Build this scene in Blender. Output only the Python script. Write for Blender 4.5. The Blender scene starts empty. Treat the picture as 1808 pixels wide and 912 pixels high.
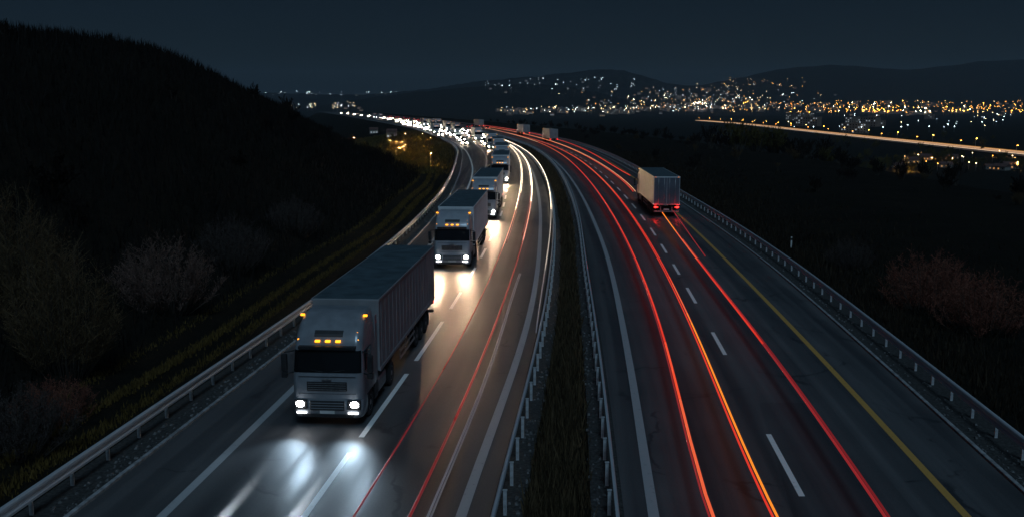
import bpy, bmesh, math, random
import numpy as np
from mathutils import noise, Vector, Matrix
random.seed(7); rng = np.random.default_rng(7)
S = bpy.context.scene; COL = S.collection
R = math.radians

# ------------------------------------------------------------------ helpers
def link(o, parent=None):
    COL.objects.link(o)
    if parent is not None: o.parent = parent
    return o
def tag(o, label=None, cat=None, group=None, kind=None):
    if label: o['label'] = label
    if cat: o['category'] = cat
    if group: o['group'] = group
    if kind: o['kind'] = kind
    return o
def thing(name, label, cat, loc=(0, 0, 0), rz=0, group=None):
    o = bpy.data.objects.new(name, None); link(o)
    o.empty_display_size = .5
    o.location = loc; o.rotation_euler = (0, 0, rz)
    return tag(o, label, cat, group)
class MB:
    """collects shapes, then becomes one mesh object"""
    def __init__(s): s.v = []; s.f = []; s.m = []; s.smooth = []
    def add(s, vs, fs, m=0, sm=False):
        b = len(s.v); s.v += [tuple(p) for p in vs]
        for f in fs:
            s.f.append([b+i for i in f]); s.m.append(m); s.smooth.append(sm)
    def box(s, x0, x1, y0, y1, z0, z1, bev=0, m=0):
        if bev <= 0:
            vs = [(x, y, z) for z in (z0, z1) for y in (y0, y1) for x in (x0, x1)]
            s.add(vs, [(0,2,3,1),(4,5,7,6),(0,1,5,4),(2,6,7,3),(0,4,6,2),(1,3,7,5)], m); return
        bm = bmesh.new(); bmesh.ops.create_cube(bm, size=1)
        for v in bm.verts:
            v.co = Vector(((x0+x1)/2+v.co.x*(x1-x0), (y0+y1)/2+v.co.y*(y1-y0), (z0+z1)/2+v.co.z*(z1-z0)))
        bmesh.ops.bevel(bm, geom=bm.edges[:], offset=bev, segments=2, affect='EDGES', profile=.6)
        bm.verts.index_update()
        s.add([v.co[:] for v in bm.verts], [[v.index for v in f.verts] for f in bm.faces], m); bm.free()
    def tube(s, pts, r, n=6, m=0, cap=True, sm=True):
        pts = [Vector(p) for p in pts]; k = len(pts); vs = []
        for i, p in enumerate(pts):
            t = (pts[min(i+1, k-1)]-pts[max(i-1, 0)]).normalized()
            a = t.cross(Vector((0, 0, 1)))
            if a.length < 1e-3: a = t.cross(Vector((1, 0, 0)))
            a.normalize(); b = a.cross(t)
            rr = r[i] if isinstance(r, (list, tuple)) else r
            for j in range(n):
                w = 2*math.pi*j/n
                vs.append(p + a*math.cos(w)*rr + b*math.sin(w)*rr)
        fs = [(i*n+j, i*n+(j+1) % n, (i+1)*n+(j+1) % n, (i+1)*n+j) for i in range(k-1) for j in range(n)]
        if cap: fs += [tuple(range(n-1, -1, -1)), tuple((k-1)*n+j for j in range(n))]
        s.add(vs, fs, m, sm)
    def loft(s, loops, m=0, cap=True, sm=True, closed=True):
        n = len(loops[0]); vs = [p for l in loops for p in l]; fs = []
        for i in range(len(loops)-1):
            for j in range(n if closed else n-1):
                fs.append((i*n+j, i*n+(j+1) % n, (i+1)*n+(j+1) % n, (i+1)*n+j))
        s.add(vs, fs, m, sm)
        if cap: s.add(vs, [tuple(range(n-1, -1, -1)), tuple((len(loops)-1)*n+j for j in range(n))], m, False)
    def lathe_x(s, prof, c, n=20, m=0):
        """prof = (x, radius) pairs turned about the x axis through c"""
        loops = [[(c[0]+x, c[1]+r*math.cos(2*math.pi*j/n), c[2]+r*math.sin(2*math.pi*j/n)) for j in range(n)] for x, r in prof]
        s.loft(loops, m)
    def dome(s, c, ax, depth, n=12, m=0):
        """lens bulging along -y; ax = (half width, half height)"""
        loops = []
        for t in (0, .5, .8, 1):
            k = math.sqrt(max(0, 1-t*t)) if t < 1 else .05
            loops.append([(c[0]+ax[0]*k*math.cos(2*math.pi*j/n), c[1]-depth*t, c[2]+ax[1]*k*math.sin(2*math.pi*j/n)) for j in range(n)])
        s.loft(loops, m)
    def mesh(s, name, mats):
        me = bpy.data.meshes.new(name); me.from_pydata(s.v, [], s.f)
        for m in (mats if isinstance(mats, (list, tuple)) else [mats]): me.materials.append(m)
        me.polygons.foreach_set('material_index', s.m)
        me.polygons.foreach_set('use_smooth', s.smooth)
        bm = bmesh.new(); bm.from_mesh(me); bmesh.ops.recalc_face_normals(bm, faces=bm.faces); bm.to_mesh(me); bm.free()
        me.update(); return me
    def build(s, name, mats, parent=None):
        return link(bpy.data.objects.new(name, s.mesh(name, mats)), parent)
def copy_tree(o, parent=None, skip=()):
    c = o.copy(); COL.objects.link(c)
    c.parent = parent
    for ch in o.children:
        if ch.name.split('.')[0] in skip: continue
        copy_tree(ch, c, skip)
    return c
def pchip(pts):
    X = np.array([p[0] for p in pts], float); Y = np.array([p[1] for p in pts], float)
    h = np.diff(X); d = np.diff(Y)/h; m = np.zeros(len(X))
    m[0] = d[0]; m[-1] = d[-1]
    m[1:-1] = (d[:-1]*h[1:]+d[1:]*h[:-1])/(h[:-1]+h[1:])
    def f(q):
        q = np.clip(np.asarray(q, float), X[0], X[-1]); i = np.clip(np.searchsorted(X, q)-1, 0, len(X)-2)
        t = (q-X[i])/h[i]; t2 = t*t; t3 = t2*t
        return (2*t3-3*t2+1)*Y[i]+(t3-2*t2+t)*h[i]*m[i]+(-2*t3+3*t2)*Y[i+1]+(t3-t2)*h[i]*m[i+1]
    return f
def sstep(t): t = np.clip(t, 0, 1); return t*t*(3-2*t)

# ------------------------------------------------------------------ camera
F, VH, CH, W0, H0 = 1650., 185., 11., 1808., 912.
TH = math.atan((456-VH)/F)
cd = bpy.data.cameras.new('camera'); cam = link(bpy.data.objects.new('camera', cd)); S.camera = cam
cam.location = (0, 0, CH); cam.rotation_euler = (math.pi/2-TH, 0, 0)
cd.sensor_width = 36; cd.lens = 36*F/W0; cd.clip_end = 30000; cd.clip_start = .5
def ray(px, py):
    u = (px-904)/F; v = (py-456)/F
    return np.array([u, math.cos(TH)-v*math.sin(TH), -math.sin(TH)-v*math.cos(TH)])
def un(px, py, z=0.):
    d = ray(px, py); t = (z-CH)/d[2]; return float(d[0]*t), float(d[1]*t)

# ------------------------------------------------------------------ materials
def nodes(name):
    m = bpy.data.materials.new(name); m.use_nodes = True
    nt = m.node_tree; return m, nt, nt.nodes['Principled BSDF']
def lin(c): return tuple(c)+(1,)
def mat(name, col, rough=.5, metal=0., var=0., scale=8., spec=.5, bump=0., coat=0., dark=None):
    m, nt, b = nodes(name)
    b.inputs['Roughness'].default_value = rough; b.inputs['Metallic'].default_value = metal
    b.inputs['Specular IOR Level'].default_value = spec; b.inputs['Coat Weight'].default_value = coat
    tc = nt.nodes.new('ShaderNodeTexCoord'); n = nt.nodes.new('ShaderNodeTexNoise')
    n.inputs['Scale'].default_value = scale; n.inputs['Detail'].default_value = 6
    nt.links.new(tc.outputs['Object'], n.inputs['Vector'])
    mx = nt.nodes.new('ShaderNodeMix'); mx.data_type = 'RGBA'
    d = dark if dark else [c*(1-var) for c in col]
    mx.inputs['A'].default_value = lin(d); mx.inputs['B'].default_value = lin([min(1, c*(1+var*.6)) for c in col])
    cr = nt.nodes.new('ShaderNodeMapRange'); cr.inputs['From Min'].default_value = .35; cr.inputs['From Max'].default_value = .68
    nt.links.new(n.outputs['Fac'], cr.inputs['Value']); nt.links.new(cr.outputs['Result'], mx.inputs['Factor'])
    nt.links.new(mx.outputs['Result'], b.inputs['Base Color'])
    if bump:
        bp = nt.nodes.new('ShaderNodeBump'); bp.inputs['Strength'].default_value = bump; bp.inputs['Distance'].default_value = .02
        nt.links.new(n.outputs['Fac'], bp.inputs['Height']); nt.links.new(bp.outputs['Normal'], b.inputs['Normal'])
    return m
def emit(name, col, s, base=(.3, .3, .3)):
    m, nt, b = nodes(name)
    b.inputs['Base Color'].default_value = lin(base); b.inputs['Roughness'].default_value = .3
    b.inputs['Emission Color'].default_value = lin(col); b.inputs['Emission Strength'].default_value = s
    return m
def asphalt(name, c0, c1):
    m, nt, b = nodes(name); L = nt.links
    geo = nt.nodes.new('ShaderNodeNewGeometry'); uv = nt.nodes.new('ShaderNodeUVMap')
    fine = nt.nodes.new('ShaderNodeTexNoise'); fine.inputs['Scale'].default_value = 14; fine.inputs['Detail'].default_value = 8
    fine.inputs['Roughness'].default_value = .75
    L.new(geo.outputs['Position'], fine.inputs['Vector'])
    # long streaks of wear that run with the lanes (uv: x = metres across, y = metres along)
    mp = nt.nodes.new('ShaderNodeMapping'); mp.inputs['Scale'].default_value = (1.1, .018, 1)
    st = nt.nodes.new('ShaderNodeTexNoise'); st.inputs['Scale'].default_value = 1.6; st.inputs['Detail'].default_value = 5
    L.new(uv.outputs['UV'], mp.inputs['Vector']); L.new(mp.outputs['Vector'], st.inputs['Vector'])
    big = nt.nodes.new('ShaderNodeTexNoise'); big.inputs['Scale'].default_value = .22; big.inputs['Detail'].default_value = 3
    L.new(geo.outputs['Position'], big.inputs['Vector'])
    def rng_(src, a, bb, lo, hi):
        r = nt.nodes.new('ShaderNodeMapRange'); r.inputs['From Min'].default_value = a; r.inputs['From Max'].default_value = bb
        r.inputs['To Min'].default_value = lo; r.inputs['To Max'].default_value = hi; L.new(src, r.inputs['Value']); return r.outputs['Result']
    def mth(op, a, c):
        n = nt.nodes.new('ShaderNodeMath'); n.operation = op; L.new(a, n.inputs[0])
        if isinstance(c, float): n.inputs[1].default_value = c
        else: L.new(c, n.inputs[1])
        return n.outputs[0]
    f = mth('ADD', mth('ADD', rng_(fine.outputs['Fac'], .3, .7, 0, .45), rng_(st.outputs['Fac'], .35, .68, 0, .5)), rng_(big.outputs['Fac'], .3, .7, -.12, .18))
    # tyre-polished tracks, repeated across the lanes (about 2 m apart)
    sp = nt.nodes.new('ShaderNodeSeparateXYZ'); L.new(uv.outputs['UV'], sp.inputs[0])
    wob = rng_(big.outputs['Fac'], .3, .7, -.5, .5)
    trk = mth('SINE', mth('ADD', mth('MULTIPLY', sp.outputs['X'], 3.05), wob), 0.)
    f = mth('ADD', f, rng_(trk, -.2, 1., .06, -.22))
    # resurfaced rectangles and sealed cracks
    pm = nt.nodes.new('ShaderNodeMapping'); pm.inputs['Scale'].default_value = (.24, .021, 1); L.new(uv.outputs['UV'], pm.inputs['Vector'])
    pv = nt.nodes.new('ShaderNodeTexVoronoi'); pv.distance = 'CHEBYCHEV'; pv.inputs['Randomness'].default_value = .85; pv.inputs['Scale'].default_value = 1.; L.new(pm.outputs['Vector'], pv.inputs['Vector'])
    sc_ = nt.nodes.new('ShaderNodeSeparateColor'); L.new(pv.outputs['Color'], sc_.inputs[0])
    f = mth('ADD', f, rng_(sc_.outputs[0], 0, 1, -.16, .16))
    dn = nt.nodes.new('ShaderNodeTexNoise'); dn.inputs['Scale'].default_value = .5; dn.inputs['Detail'].default_value = 4; L.new(geo.outputs['Position'], dn.inputs['Vector'])
    va = nt.nodes.new('ShaderNodeVectorMath'); va.operation = 'MULTIPLY_ADD'; va.inputs[1].default_value = (3., 3., 0); L.new(dn.outputs['Color'], va.inputs[0]); L.new(geo.outputs['Position'], va.inputs[2])
    cv = nt.nodes.new('ShaderNodeTexVoronoi'); cv.feature = 'DISTANCE_TO_EDGE'; cv.inputs['Scale'].default_value = .13; L.new(va.outputs[0], cv.inputs['Vector'])
    crack = mth('MULTIPLY', rng_(cv.outputs['Distance'], .0, .012, 1., 0.), rng_(dn.outputs['Fac'], .5, .58, 0., 1.))
    f = mth('SUBTRACT', f, mth('MULTIPLY', crack, .8))
    mx = nt.nodes.new('ShaderNodeMix'); mx.data_type = 'RGBA'; mx.inputs['A'].default_value = lin(c0); mx.inputs['B'].default_value = lin(c1)
    L.new(f, mx.inputs['Factor']); L.new(mx.outputs['Result'], b.inputs['Base Color'])
    rs = mth('ADD', rng_(st.outputs['Fac'], .35, .68, .44, .62), rng_(trk, -.2, 1., .04, -.07))
    L.new(rs, b.inputs['Roughness'])
    b.inputs['Specular IOR Level'].default_value = .42
    bp = nt.nodes.new('ShaderNodeBump'); bp.inputs['Strength'].default_value = .35; bp.inputs['Distance'].default_value = .012
    L.new(fine.outputs['Fac'], bp.inputs['Height']); L.new(bp.outputs['Normal'], b.inputs['Normal'])
    return m
def paint(name, col):
    m, nt, b = nodes(name); L = nt.links
    geo = nt.nodes.new('ShaderNodeNewGeometry'); n = nt.nodes.new('ShaderNodeTexNoise')
    n.inputs['Scale'].default_value = 5; n.inputs['Detail'].default_value = 8; n.inputs['Roughness'].default_value = .7
    L.new(geo.outputs['Position'], n.inputs['Vector'])
    r = nt.nodes.new('ShaderNodeMapRange'); r.inputs['From Min'].default_value = .24; r.inputs['From Max'].default_value = .44
    L.new(n.outputs['Fac'], r.inputs['Value'])
    mx = nt.nodes.new('ShaderNodeMix'); mx.data_type = 'RGBA'; mx.inputs['A'].default_value = lin([c*.45 for c in col]); mx.inputs['B'].default_value = lin(col)
    L.new(r.outputs['Result'], mx.inputs['Factor']); L.new(mx.outputs['Result'], b.inputs['Base Color'])
    b.inputs['Roughness'].default_value = .5
    return m
def foliage(name, c0, c1, rough=.8):
    m, nt, b = nodes(name); L = nt.links
    g = nt.nodes.new('ShaderNodeNewGeometry')
    mx = nt.nodes.new('ShaderNodeMix'); mx.data_type = 'RGBA'; mx.inputs['A'].default_value = lin(c0); mx.inputs['B'].default_value = lin(c1)
    L.new(g.outputs['Random Per Island'], mx.inputs['Factor']); L.new(mx.outputs['Result'], b.inputs['Base Color'])
    b.inputs['Roughness'].default_value = rough; b.inputs['Specular IOR Level'].default_value = .15
    return m
M = dict(
 asphalt=asphalt('asphalt', (.032, .034, .037), (.098, .099, .102)),
 shoulder_white=paint('white_road_paint', (.78, .78, .76)),
 line_worn=paint('worn_road_paint', (.34, .35, .36)),
 yellow=paint('yellow_road_paint', (.52, .29, .075)),
 gravel=mat('gravel', (.035, .035, .034), .9, var=.7, scale=9, bump=.8),
 galv=mat('galvanised_steel', (.72, .75, .79), .27, .48, var=.07, scale=1.5),
 post=mat('galvanised_post', (.58, .60, .62), .5, .3, var=.3, scale=6),
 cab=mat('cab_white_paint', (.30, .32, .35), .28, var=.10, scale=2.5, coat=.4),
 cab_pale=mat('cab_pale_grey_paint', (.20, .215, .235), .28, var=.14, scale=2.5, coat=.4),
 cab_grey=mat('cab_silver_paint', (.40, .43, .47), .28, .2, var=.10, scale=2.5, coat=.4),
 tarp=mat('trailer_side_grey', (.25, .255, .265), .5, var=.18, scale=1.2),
 tarp_white=mat('trailer_side_white', (.66, .67, .68), .45, var=.10, scale=1.2),
 roof=mat('trailer_roof', (.055, .085, .10), .6, var=.3, scale=1.5),
 dark=mat('dark_plastic', (.018, .019, .021), .5, var=.3, scale=5),
 frame=mat('chassis_black', (.02, .02, .022), .6, var=.4, scale=4),
 glass=mat('dark_glass', (.008, .01, .012), .06, var=.1, scale=1, spec=.6),
 tyre=mat('tyre_rubber', (.018, .018, .019), .85, var=.3, scale=12),
 rim=mat('wheel_rim', (.35, .36, .37), .4, .8, var=.3, scale=9),
 kerb=mat('kerb_concrete', (.26, .27, .28), .85, var=.4, scale=4, bump=.3),
 stone=mat('pale_stone', (.12, .12, .12), .9, var=.7, scale=7),
 slate=mat('slate_blue_panel', (.10, .12, .15), .4, var=.2, scale=1.2),
 plate=mat('number_plate', (.6, .6, .58), .5, var=.05),
 red_paint=mat('red_band_paint', (.5, .05, .05), .4, var=.1),
 head=emit('headlight_lens', (1, .93, .82), 45, (.8, .8, .8)),
 headcool=emit('headlight_lens_cool', (.93, .96, 1), 45, (.8, .8, .8)),
 fog=emit('running_light_lens', (.95, .97, 1), 9, (.8, .8, .8)),
 amber=emit('amber_marker_lens', (1, .34, .015), 2.8, (.8, .4, .05)),
 tail=emit('tail_light_lens', (1, .025, .02), 4.5, (.6, .03, .02)),
 soil=None)
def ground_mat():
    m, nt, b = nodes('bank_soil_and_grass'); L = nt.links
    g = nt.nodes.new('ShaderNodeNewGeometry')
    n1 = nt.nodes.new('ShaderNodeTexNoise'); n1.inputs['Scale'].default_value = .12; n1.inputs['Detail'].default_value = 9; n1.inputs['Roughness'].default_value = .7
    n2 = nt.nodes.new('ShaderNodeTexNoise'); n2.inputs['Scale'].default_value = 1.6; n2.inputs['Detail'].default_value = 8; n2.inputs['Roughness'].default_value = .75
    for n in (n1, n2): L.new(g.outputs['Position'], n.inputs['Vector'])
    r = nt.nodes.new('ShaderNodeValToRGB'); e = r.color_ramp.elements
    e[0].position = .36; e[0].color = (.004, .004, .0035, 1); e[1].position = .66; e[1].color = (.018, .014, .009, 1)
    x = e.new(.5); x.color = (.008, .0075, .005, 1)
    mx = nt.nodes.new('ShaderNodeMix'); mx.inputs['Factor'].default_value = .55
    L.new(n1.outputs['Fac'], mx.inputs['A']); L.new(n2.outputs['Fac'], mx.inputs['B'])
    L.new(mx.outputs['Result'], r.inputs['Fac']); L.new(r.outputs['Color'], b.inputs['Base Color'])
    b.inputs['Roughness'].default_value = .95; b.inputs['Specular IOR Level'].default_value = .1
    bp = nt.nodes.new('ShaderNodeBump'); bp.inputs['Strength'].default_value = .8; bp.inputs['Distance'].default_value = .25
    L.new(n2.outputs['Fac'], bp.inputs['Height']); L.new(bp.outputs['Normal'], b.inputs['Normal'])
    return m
M['soil'] = ground_mat()

# ------------------------------------------------------------------ road geometry: every line is x = xc(y) + offset(y)
xc = pchip([(-60,-5.2),(0,-.7),(23,1.15),(40,2.45),(60,3.65),(80,4.6),(110,5.6),(140,6.1),(172,6.05),(210,5.0),(250,2.6),(300,-2.4),(350,-9),(402,-17.2),(524,-42),(753,-96),(1200,-208),(1600,-310)])
OFF = dict(
 Lrail=pchip([(-60,-14.3),(33,-14.1),(50,-13.7),(75,-13.6),(104,-14.1),(140,-15.3),(172,-16.4),(246,-17.8),(314,-20),(402,-22),(1600,-24)]),
 Lout=pchip([(112,-11.5),(155,-12.7),(190,-14.1),(255,-16.2),(314,-18.3),(402,-20.2),(1600,-22)]),
 Ledge=pchip([(-60,-10.9),(60,-10.8),(111,-11.2),(175,-10.8),(260,-11.6),(400,-12.5),(1600,-13.5)]),
 Ldash=pchip([(-60,-6.9),(24,-6.85),(50,-6.45),(90,-6.25),(130,-6.6),(200,-6.5),(1600,-7)]),
 Lin=pchip([(-60,-2.8),(24,-2.6),(46,-2.1),(85,-2.2),(136,-2.6),(200,-3.0),(1600,-3)]),
 ML=pchip([(-60,-1.55),(22,-1.5),(53,-1.1),(79,-.95),(124,-1.05),(158,-1.3),(207,-1.5),(1600,-1.5)]),
 MR=pchip([(-60,1.5),(22,1.5),(45,1.2),(60,1.12),(87,1.35),(122,1.5),(1600,1.5)]),
 Rin=pchip([(-60,2.8),(40,2.7),(68,2.95),(94,2.9),(1600,2.8)]),
 Rdash=pchip([(-60,7.2),(50,7.15),(85,7.8),(130,8.3),(1600,8.5)]),
 Yel=pchip([(-60,11.3),(50,11.25),(87,11.7),(136,12.4),(185,13.2),(253,14.3),(400,14.6),(1600,14.6)]),
 Rrail=pchip([(-60,14.3),(39,14.6),(61,15),(114,14.9),(164,15.1),(203,15.8),(243,16.6),(400,17.4),(1600,17.5)]))
def at(k, y, d=0.): return xc(y)+OFF[k](y)+d
YS = np.concatenate([np.arange(-30, 260, 2.), np.arange(260, 700, 5.), np.arange(700, 1501, 12.)])

def strip_mesh(name, xa, xb, ys, z, mats, nx=1):
    """a sheet between two lines, with uv = (offset across, distance along) in metres"""
    xs = [xa+(xb-xa)*i/nx for i in range(nx+1)]
    n = len(ys); V = []; UV = []
    for j in range(n):
        for i in range(nx+1):
            V.append((float(xs[i][j]), float(ys[j]), z)); UV.append((float(xs[i][j]-xc(ys[j])), float(ys[j])))
    Fs = [(j*(nx+1)+i, j*(nx+1)+i+1, (j+1)*(nx+1)+i+1, (j+1)*(nx+1)+i) for j in range(n-1) for i in range(nx)]
    me = bpy.data.meshes.new(name); me.from_pydata(V, [], Fs); me.materials.append(mats)
    uv = me.uv_layers.new(name='UVMap')
    for l in me.loops: uv.data[l.index].uv = UV[l.vertex_index]
    return me
def structure(name, me, label=None, cat=None):
    o = link(bpy.data.objects.new(name, me)); return tag(o, label, cat, None, 'structure')
PE = 1.0   # paved edge stands this far from the outer rails
road_l = structure('road', strip_mesh('road', at('Lrail', YS, PE), at('ML', YS, -.35), YS, 0., M['asphalt'], 6), 'dark asphalt carriageway on the left with the oncoming lorry queue', 'road')
road_r = structure('road', strip_mesh('road', at('MR', YS, .35), at('Rrail', YS, -PE), YS, 0., M['asphalt'], 6), 'dark asphalt carriageway on the right with red light streaks', 'road')

def solid_line(k, w, parent, mt, y0=-30, y1=1500):
    ys = YS[(YS >= y0) & (YS <= y1)]
    o = link(bpy.data.objects.new('lane_line', strip_mesh('lane_line', at(k, ys, -w/2), at(k, ys, w/2), ys, .004, mt)), parent)
    o['kind'] = 'structure'; return o
def dash_line(k, w, parent, mt, segs):
    mb = MB()
    for a, b in segs:
        ys = np.linspace(a, b, max(2, int((b-a)/2)+1))
        vs = [(float(at(k, y, s*w/2)), float(y), .004) for y in ys for s in (-1, 1)]
        mb.add(vs, [(2*i, 2*i+1, 2*i+3, 2*i+2) for i in range(len(ys)-1)])
    o = mb.build('lane_dashes', mt, parent); o['kind'] = 'structure'; return o
solid_line('Ledge', .28, road_l, M['line_worn']); solid_line('Lout', .24, road_l, M['shoulder_white'], 112)
solid_line('Lin', .30, road_l, M['line_worn']); solid_line('Rin', .30, road_r, M['line_worn']); solid_line('Yel', .24, road_r, M['yellow'])
segs = [(-30, 28.6), (30.0, 37.5), (39.5, 47)]
y = 50.
while y < 700: segs.append((y, y+4.6)); y += 8.6
dash_line('Ldash', .19, road_l, M['shoulder_white'], segs)
segs = [(-3, 8), (12.5, 17), (25.2, 30.3), (40.5, 44.7), (51.5, 56), (60.5, 64.5), (69.5, 74)]
y = 79.
while y < 600: segs.append((y, y+5)); y += 10.5
dash_line('Rdash', .18, road_r, M['shoulder_white'], segs)

# ------------------------------------------------------------------ terrain, one sheet
Hc = pchip([(-80,15),(20,16),(55,15.8),(75,16.5),(98,16.6),(122,13.4),(140,11.2),(155,8.4),(168,4.6),(180,1.6),(195,.2),(215,0),(9000,0)])
XV = 1500.
VALLEY = -22.
def ridge(yr, knots, base=VALLEY):
    """a hill range across the valley: crest height along x"""
    return pchip([((px-904)/F*yr, CH+(VH-py)/F*yr-base) for px, py in knots])
RIDGES = [(4900, 560, ridge(4900, [(-700,150),(-200,150),(300,160),(430,165),(560,167),(650,168),(740,161),(830,148),(900,141),(960,136),(1020,129),(1060,125),(1100,128),(1140,140),(1180,150),(1230,152),(1290,141),(1350,128),(1450,118),(1520,122),(1600,125),(1700,114),(1808,107),(2000,112),(2500,120)])),
          (3500, 300, ridge(3500, [(400,200.5),(500,200),(560,190),(640,178),(740,166),(850,157),(930,153),(1000,159),(1060,170),(1110,184),(1180,200.5),(1400,200.5)]))]
def terrain(x, y):
    x = np.asarray(x, float); y = np.asarray(y, float); yc = np.minimum(y, 1500)
    u = x-xc(yc); dL = OFF['Lrail'](yc)-u; dR = u-OFF['Rrail'](yc)
    z = np.full(np.broadcast(x, y).shape, -.06)
    # left: a shallow ditch, then the hill; further on, low ground
    hill = Hc(y)*sstep((dL-3.2)/27)*(1-.35*sstep((dL-60)/140))
    low = -1.5*sstep((dL-1)/25)*sstep((y-190)/60)-20.5*sstep((dL-60)/220)*sstep((y-240)/260)
    ditch = -.35*np.exp(-((dL-1.5)/.8)**2)*(dL > 0)
    z = z+np.where(dL > 0, hill+low+ditch, 0)
    # right: bank that slopes away and drops into the valley
    bank = -.9*sstep((dR-.6)/5)+.9*sstep((dR-7)/14)-1.2*sstep((dR-20)/30)-21*sstep((dR-44)/75)
    z = z+np.where(dR > 0, bank, 0)
    # beyond the far end of the motorway
    z = z+(VALLEY-z)*sstep((y-1350)/260)*1.0
    for yr, sy, f in RIDGES:
        z = z+f(x*yr/np.maximum(y, 1500.)*.5+x*.5)*np.exp(-.5*((y-yr)/sy)**2)
    return z
def grow(a, lim, d0, k, dmax):
    out = [a]; d = d0
    while out[-1] < lim: out.append(out[-1]+d); d = min(d*k, dmax)
    return out
ul = grow(0, 4600, .9, 1.035, 90); ur = grow(0, 5200, .9, 1.035, 90)
US = np.array([-u for u in ul[:0:-1]]+ur)
UF = np.concatenate([-np.array(ul[:0:-1])-18, np.arange(-18, 19, 2.), np.array(ur[1:])+18])
YT = np.array([-y for y in grow(0, 60, 2, 1.1, 12)[:0:-1]]+grow(0, 9000, 1.6, 1.012, 85))
UU, YY = np.meshgrid(UF, YT); XX = UU+xc(np.minimum(YY, 1500)); ZZ = terrain(XX, YY)
def rough_amp(x, y):
    u = x-xc(np.minimum(y, 1500)); e = np.maximum(OFF['Lrail'](np.minimum(y, 1500))-u, u-OFF['Rrail'](np.minimum(y, 1500)))
    return .35*sstep((e-3)/10)+2.5*sstep((y-2200)/800)+5*sstep((y-3300)/700)
amp = rough_amp(XX, YY).ravel(); nz = np.zeros(amp.shape)
xf, yf = XX.ravel(), YY.ravel()
for i in range(len(nz)):
    if amp[i] > .01:
        s = .16 if yf[i] < 2000 else .012
        nz[i] = amp[i]*noise.fractal(Vector((xf[i]*s, yf[i]*s, 0)), 1., 2., 4)
ZZ = ZZ+nz.reshape(ZZ.shape)
ny, nx = ZZ.shape
me = bpy.data.meshes.new('ground')
idx = np.arange(ny*nx).reshape(ny, nx)
quads = np.stack([idx[:-1, :-1], idx[:-1, 1:], idx[1:, 1:], idx[1:, :-1]], -1).reshape(-1, 4)
me.from_pydata(np.stack([XX.ravel(), YY.ravel(), ZZ.ravel()], 1).tolist(), [], quads.tolist())
me.polygons.foreach_set('use_smooth', [True]*len(quads)); me.materials.append(M['soil'])
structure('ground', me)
def hit(px, py, dmin=250, dmax=7500):
    """the terrain point seen along a line of sight"""
    d = ray(px, py); t = np.geomspace(dmin, dmax, 1500)
    zz = terrain(d[0]*t, d[1]*t)-(CH+d[2]*t)
    k = np.argmax(zz > 0)
    if not zz[k] > 0: return None
    return float(d[0]*t[k]), float(d[1]*t[k]), float(terrain(d[0]*t[k], d[1]*t[k]))

# gravel verge strips under the guardrails
def gravel(k, a, b):
    ys = YS[YS < 700]
    structure('gravel_strip', strip_mesh('gravel_strip', at(k, ys, a), at(k, ys, b), ys, -.012, M['gravel'], 2), None)
gravel('Lrail', -.5, 1.02); gravel('ML', -.37, .55); gravel('MR', -.55, .37); gravel('Rrail', -1.02, .5)
def kerb(k, d, label):
    ys = YS[YS < 700]; mb = MB(); prof = [(-.07, -.05), (-.07, .075), (-.05, .09), (.05, .09), (.07, .075), (.07, -.05)]; n = len(prof)
    mb.add([(float(at(k, y, d))+a, float(y), z) for y in ys for a, z in prof], [(j*n+i, j*n+i+1, (j+1)*n+i+1, (j+1)*n+i) for j in range(len(ys)-1) for i in range(n-1)])
    structure('kerb', mb.mesh('kerb', M['kerb']), label, 'kerb')
kerb('Lrail', 1.03, None); kerb('Rrail', -1.03, None)
# loose pale stones and litter at the feet of the rails
def stones(k, lo, hi, n, label, seed):
    r = random.Random(seed); mb = MB()
    for i in range(n):
        y = 16+r.random()**1.7*180; x = float(at(k, y))+r.uniform(lo, hi); q = r.uniform(.02, .075)
        p = [(x+q*r.uniform(.5, 1)*a, y+q*r.uniform(.6, 1.5)*b, q*r.uniform(.5, 1)*c) for a, b, c in ((-1, -1, -.4), (1, -1, -.4), (1, 1, -.4), (-1, 1, -.4), (-.6, -.6, .7), (.6, -.6, .7), (.6, .6, .7), (-.6, .6, .7))]
        mb.add(p, [(0, 1, 5, 4), (1, 2, 6, 5), (2, 3, 7, 6), (3, 0, 4, 7), (4, 5, 6, 7)])
    tag(mb.build('loose_stones', M['stone']), label, 'stones', kind='stuff')
stones('Lrail', .25, .95, 900, 'pale loose stones scattered under the left guardrail', 1)
stones('Rrail', -.95, -.1, 700, 'pale loose stones scattered under the far right guardrail', 2)
stones('ML', .1, .6, 500, 'pale loose stones along the left edge of the median', 3)
stones('MR', -.6, -.1, 500, 'pale loose stones along the right edge of the median', 4)
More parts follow.
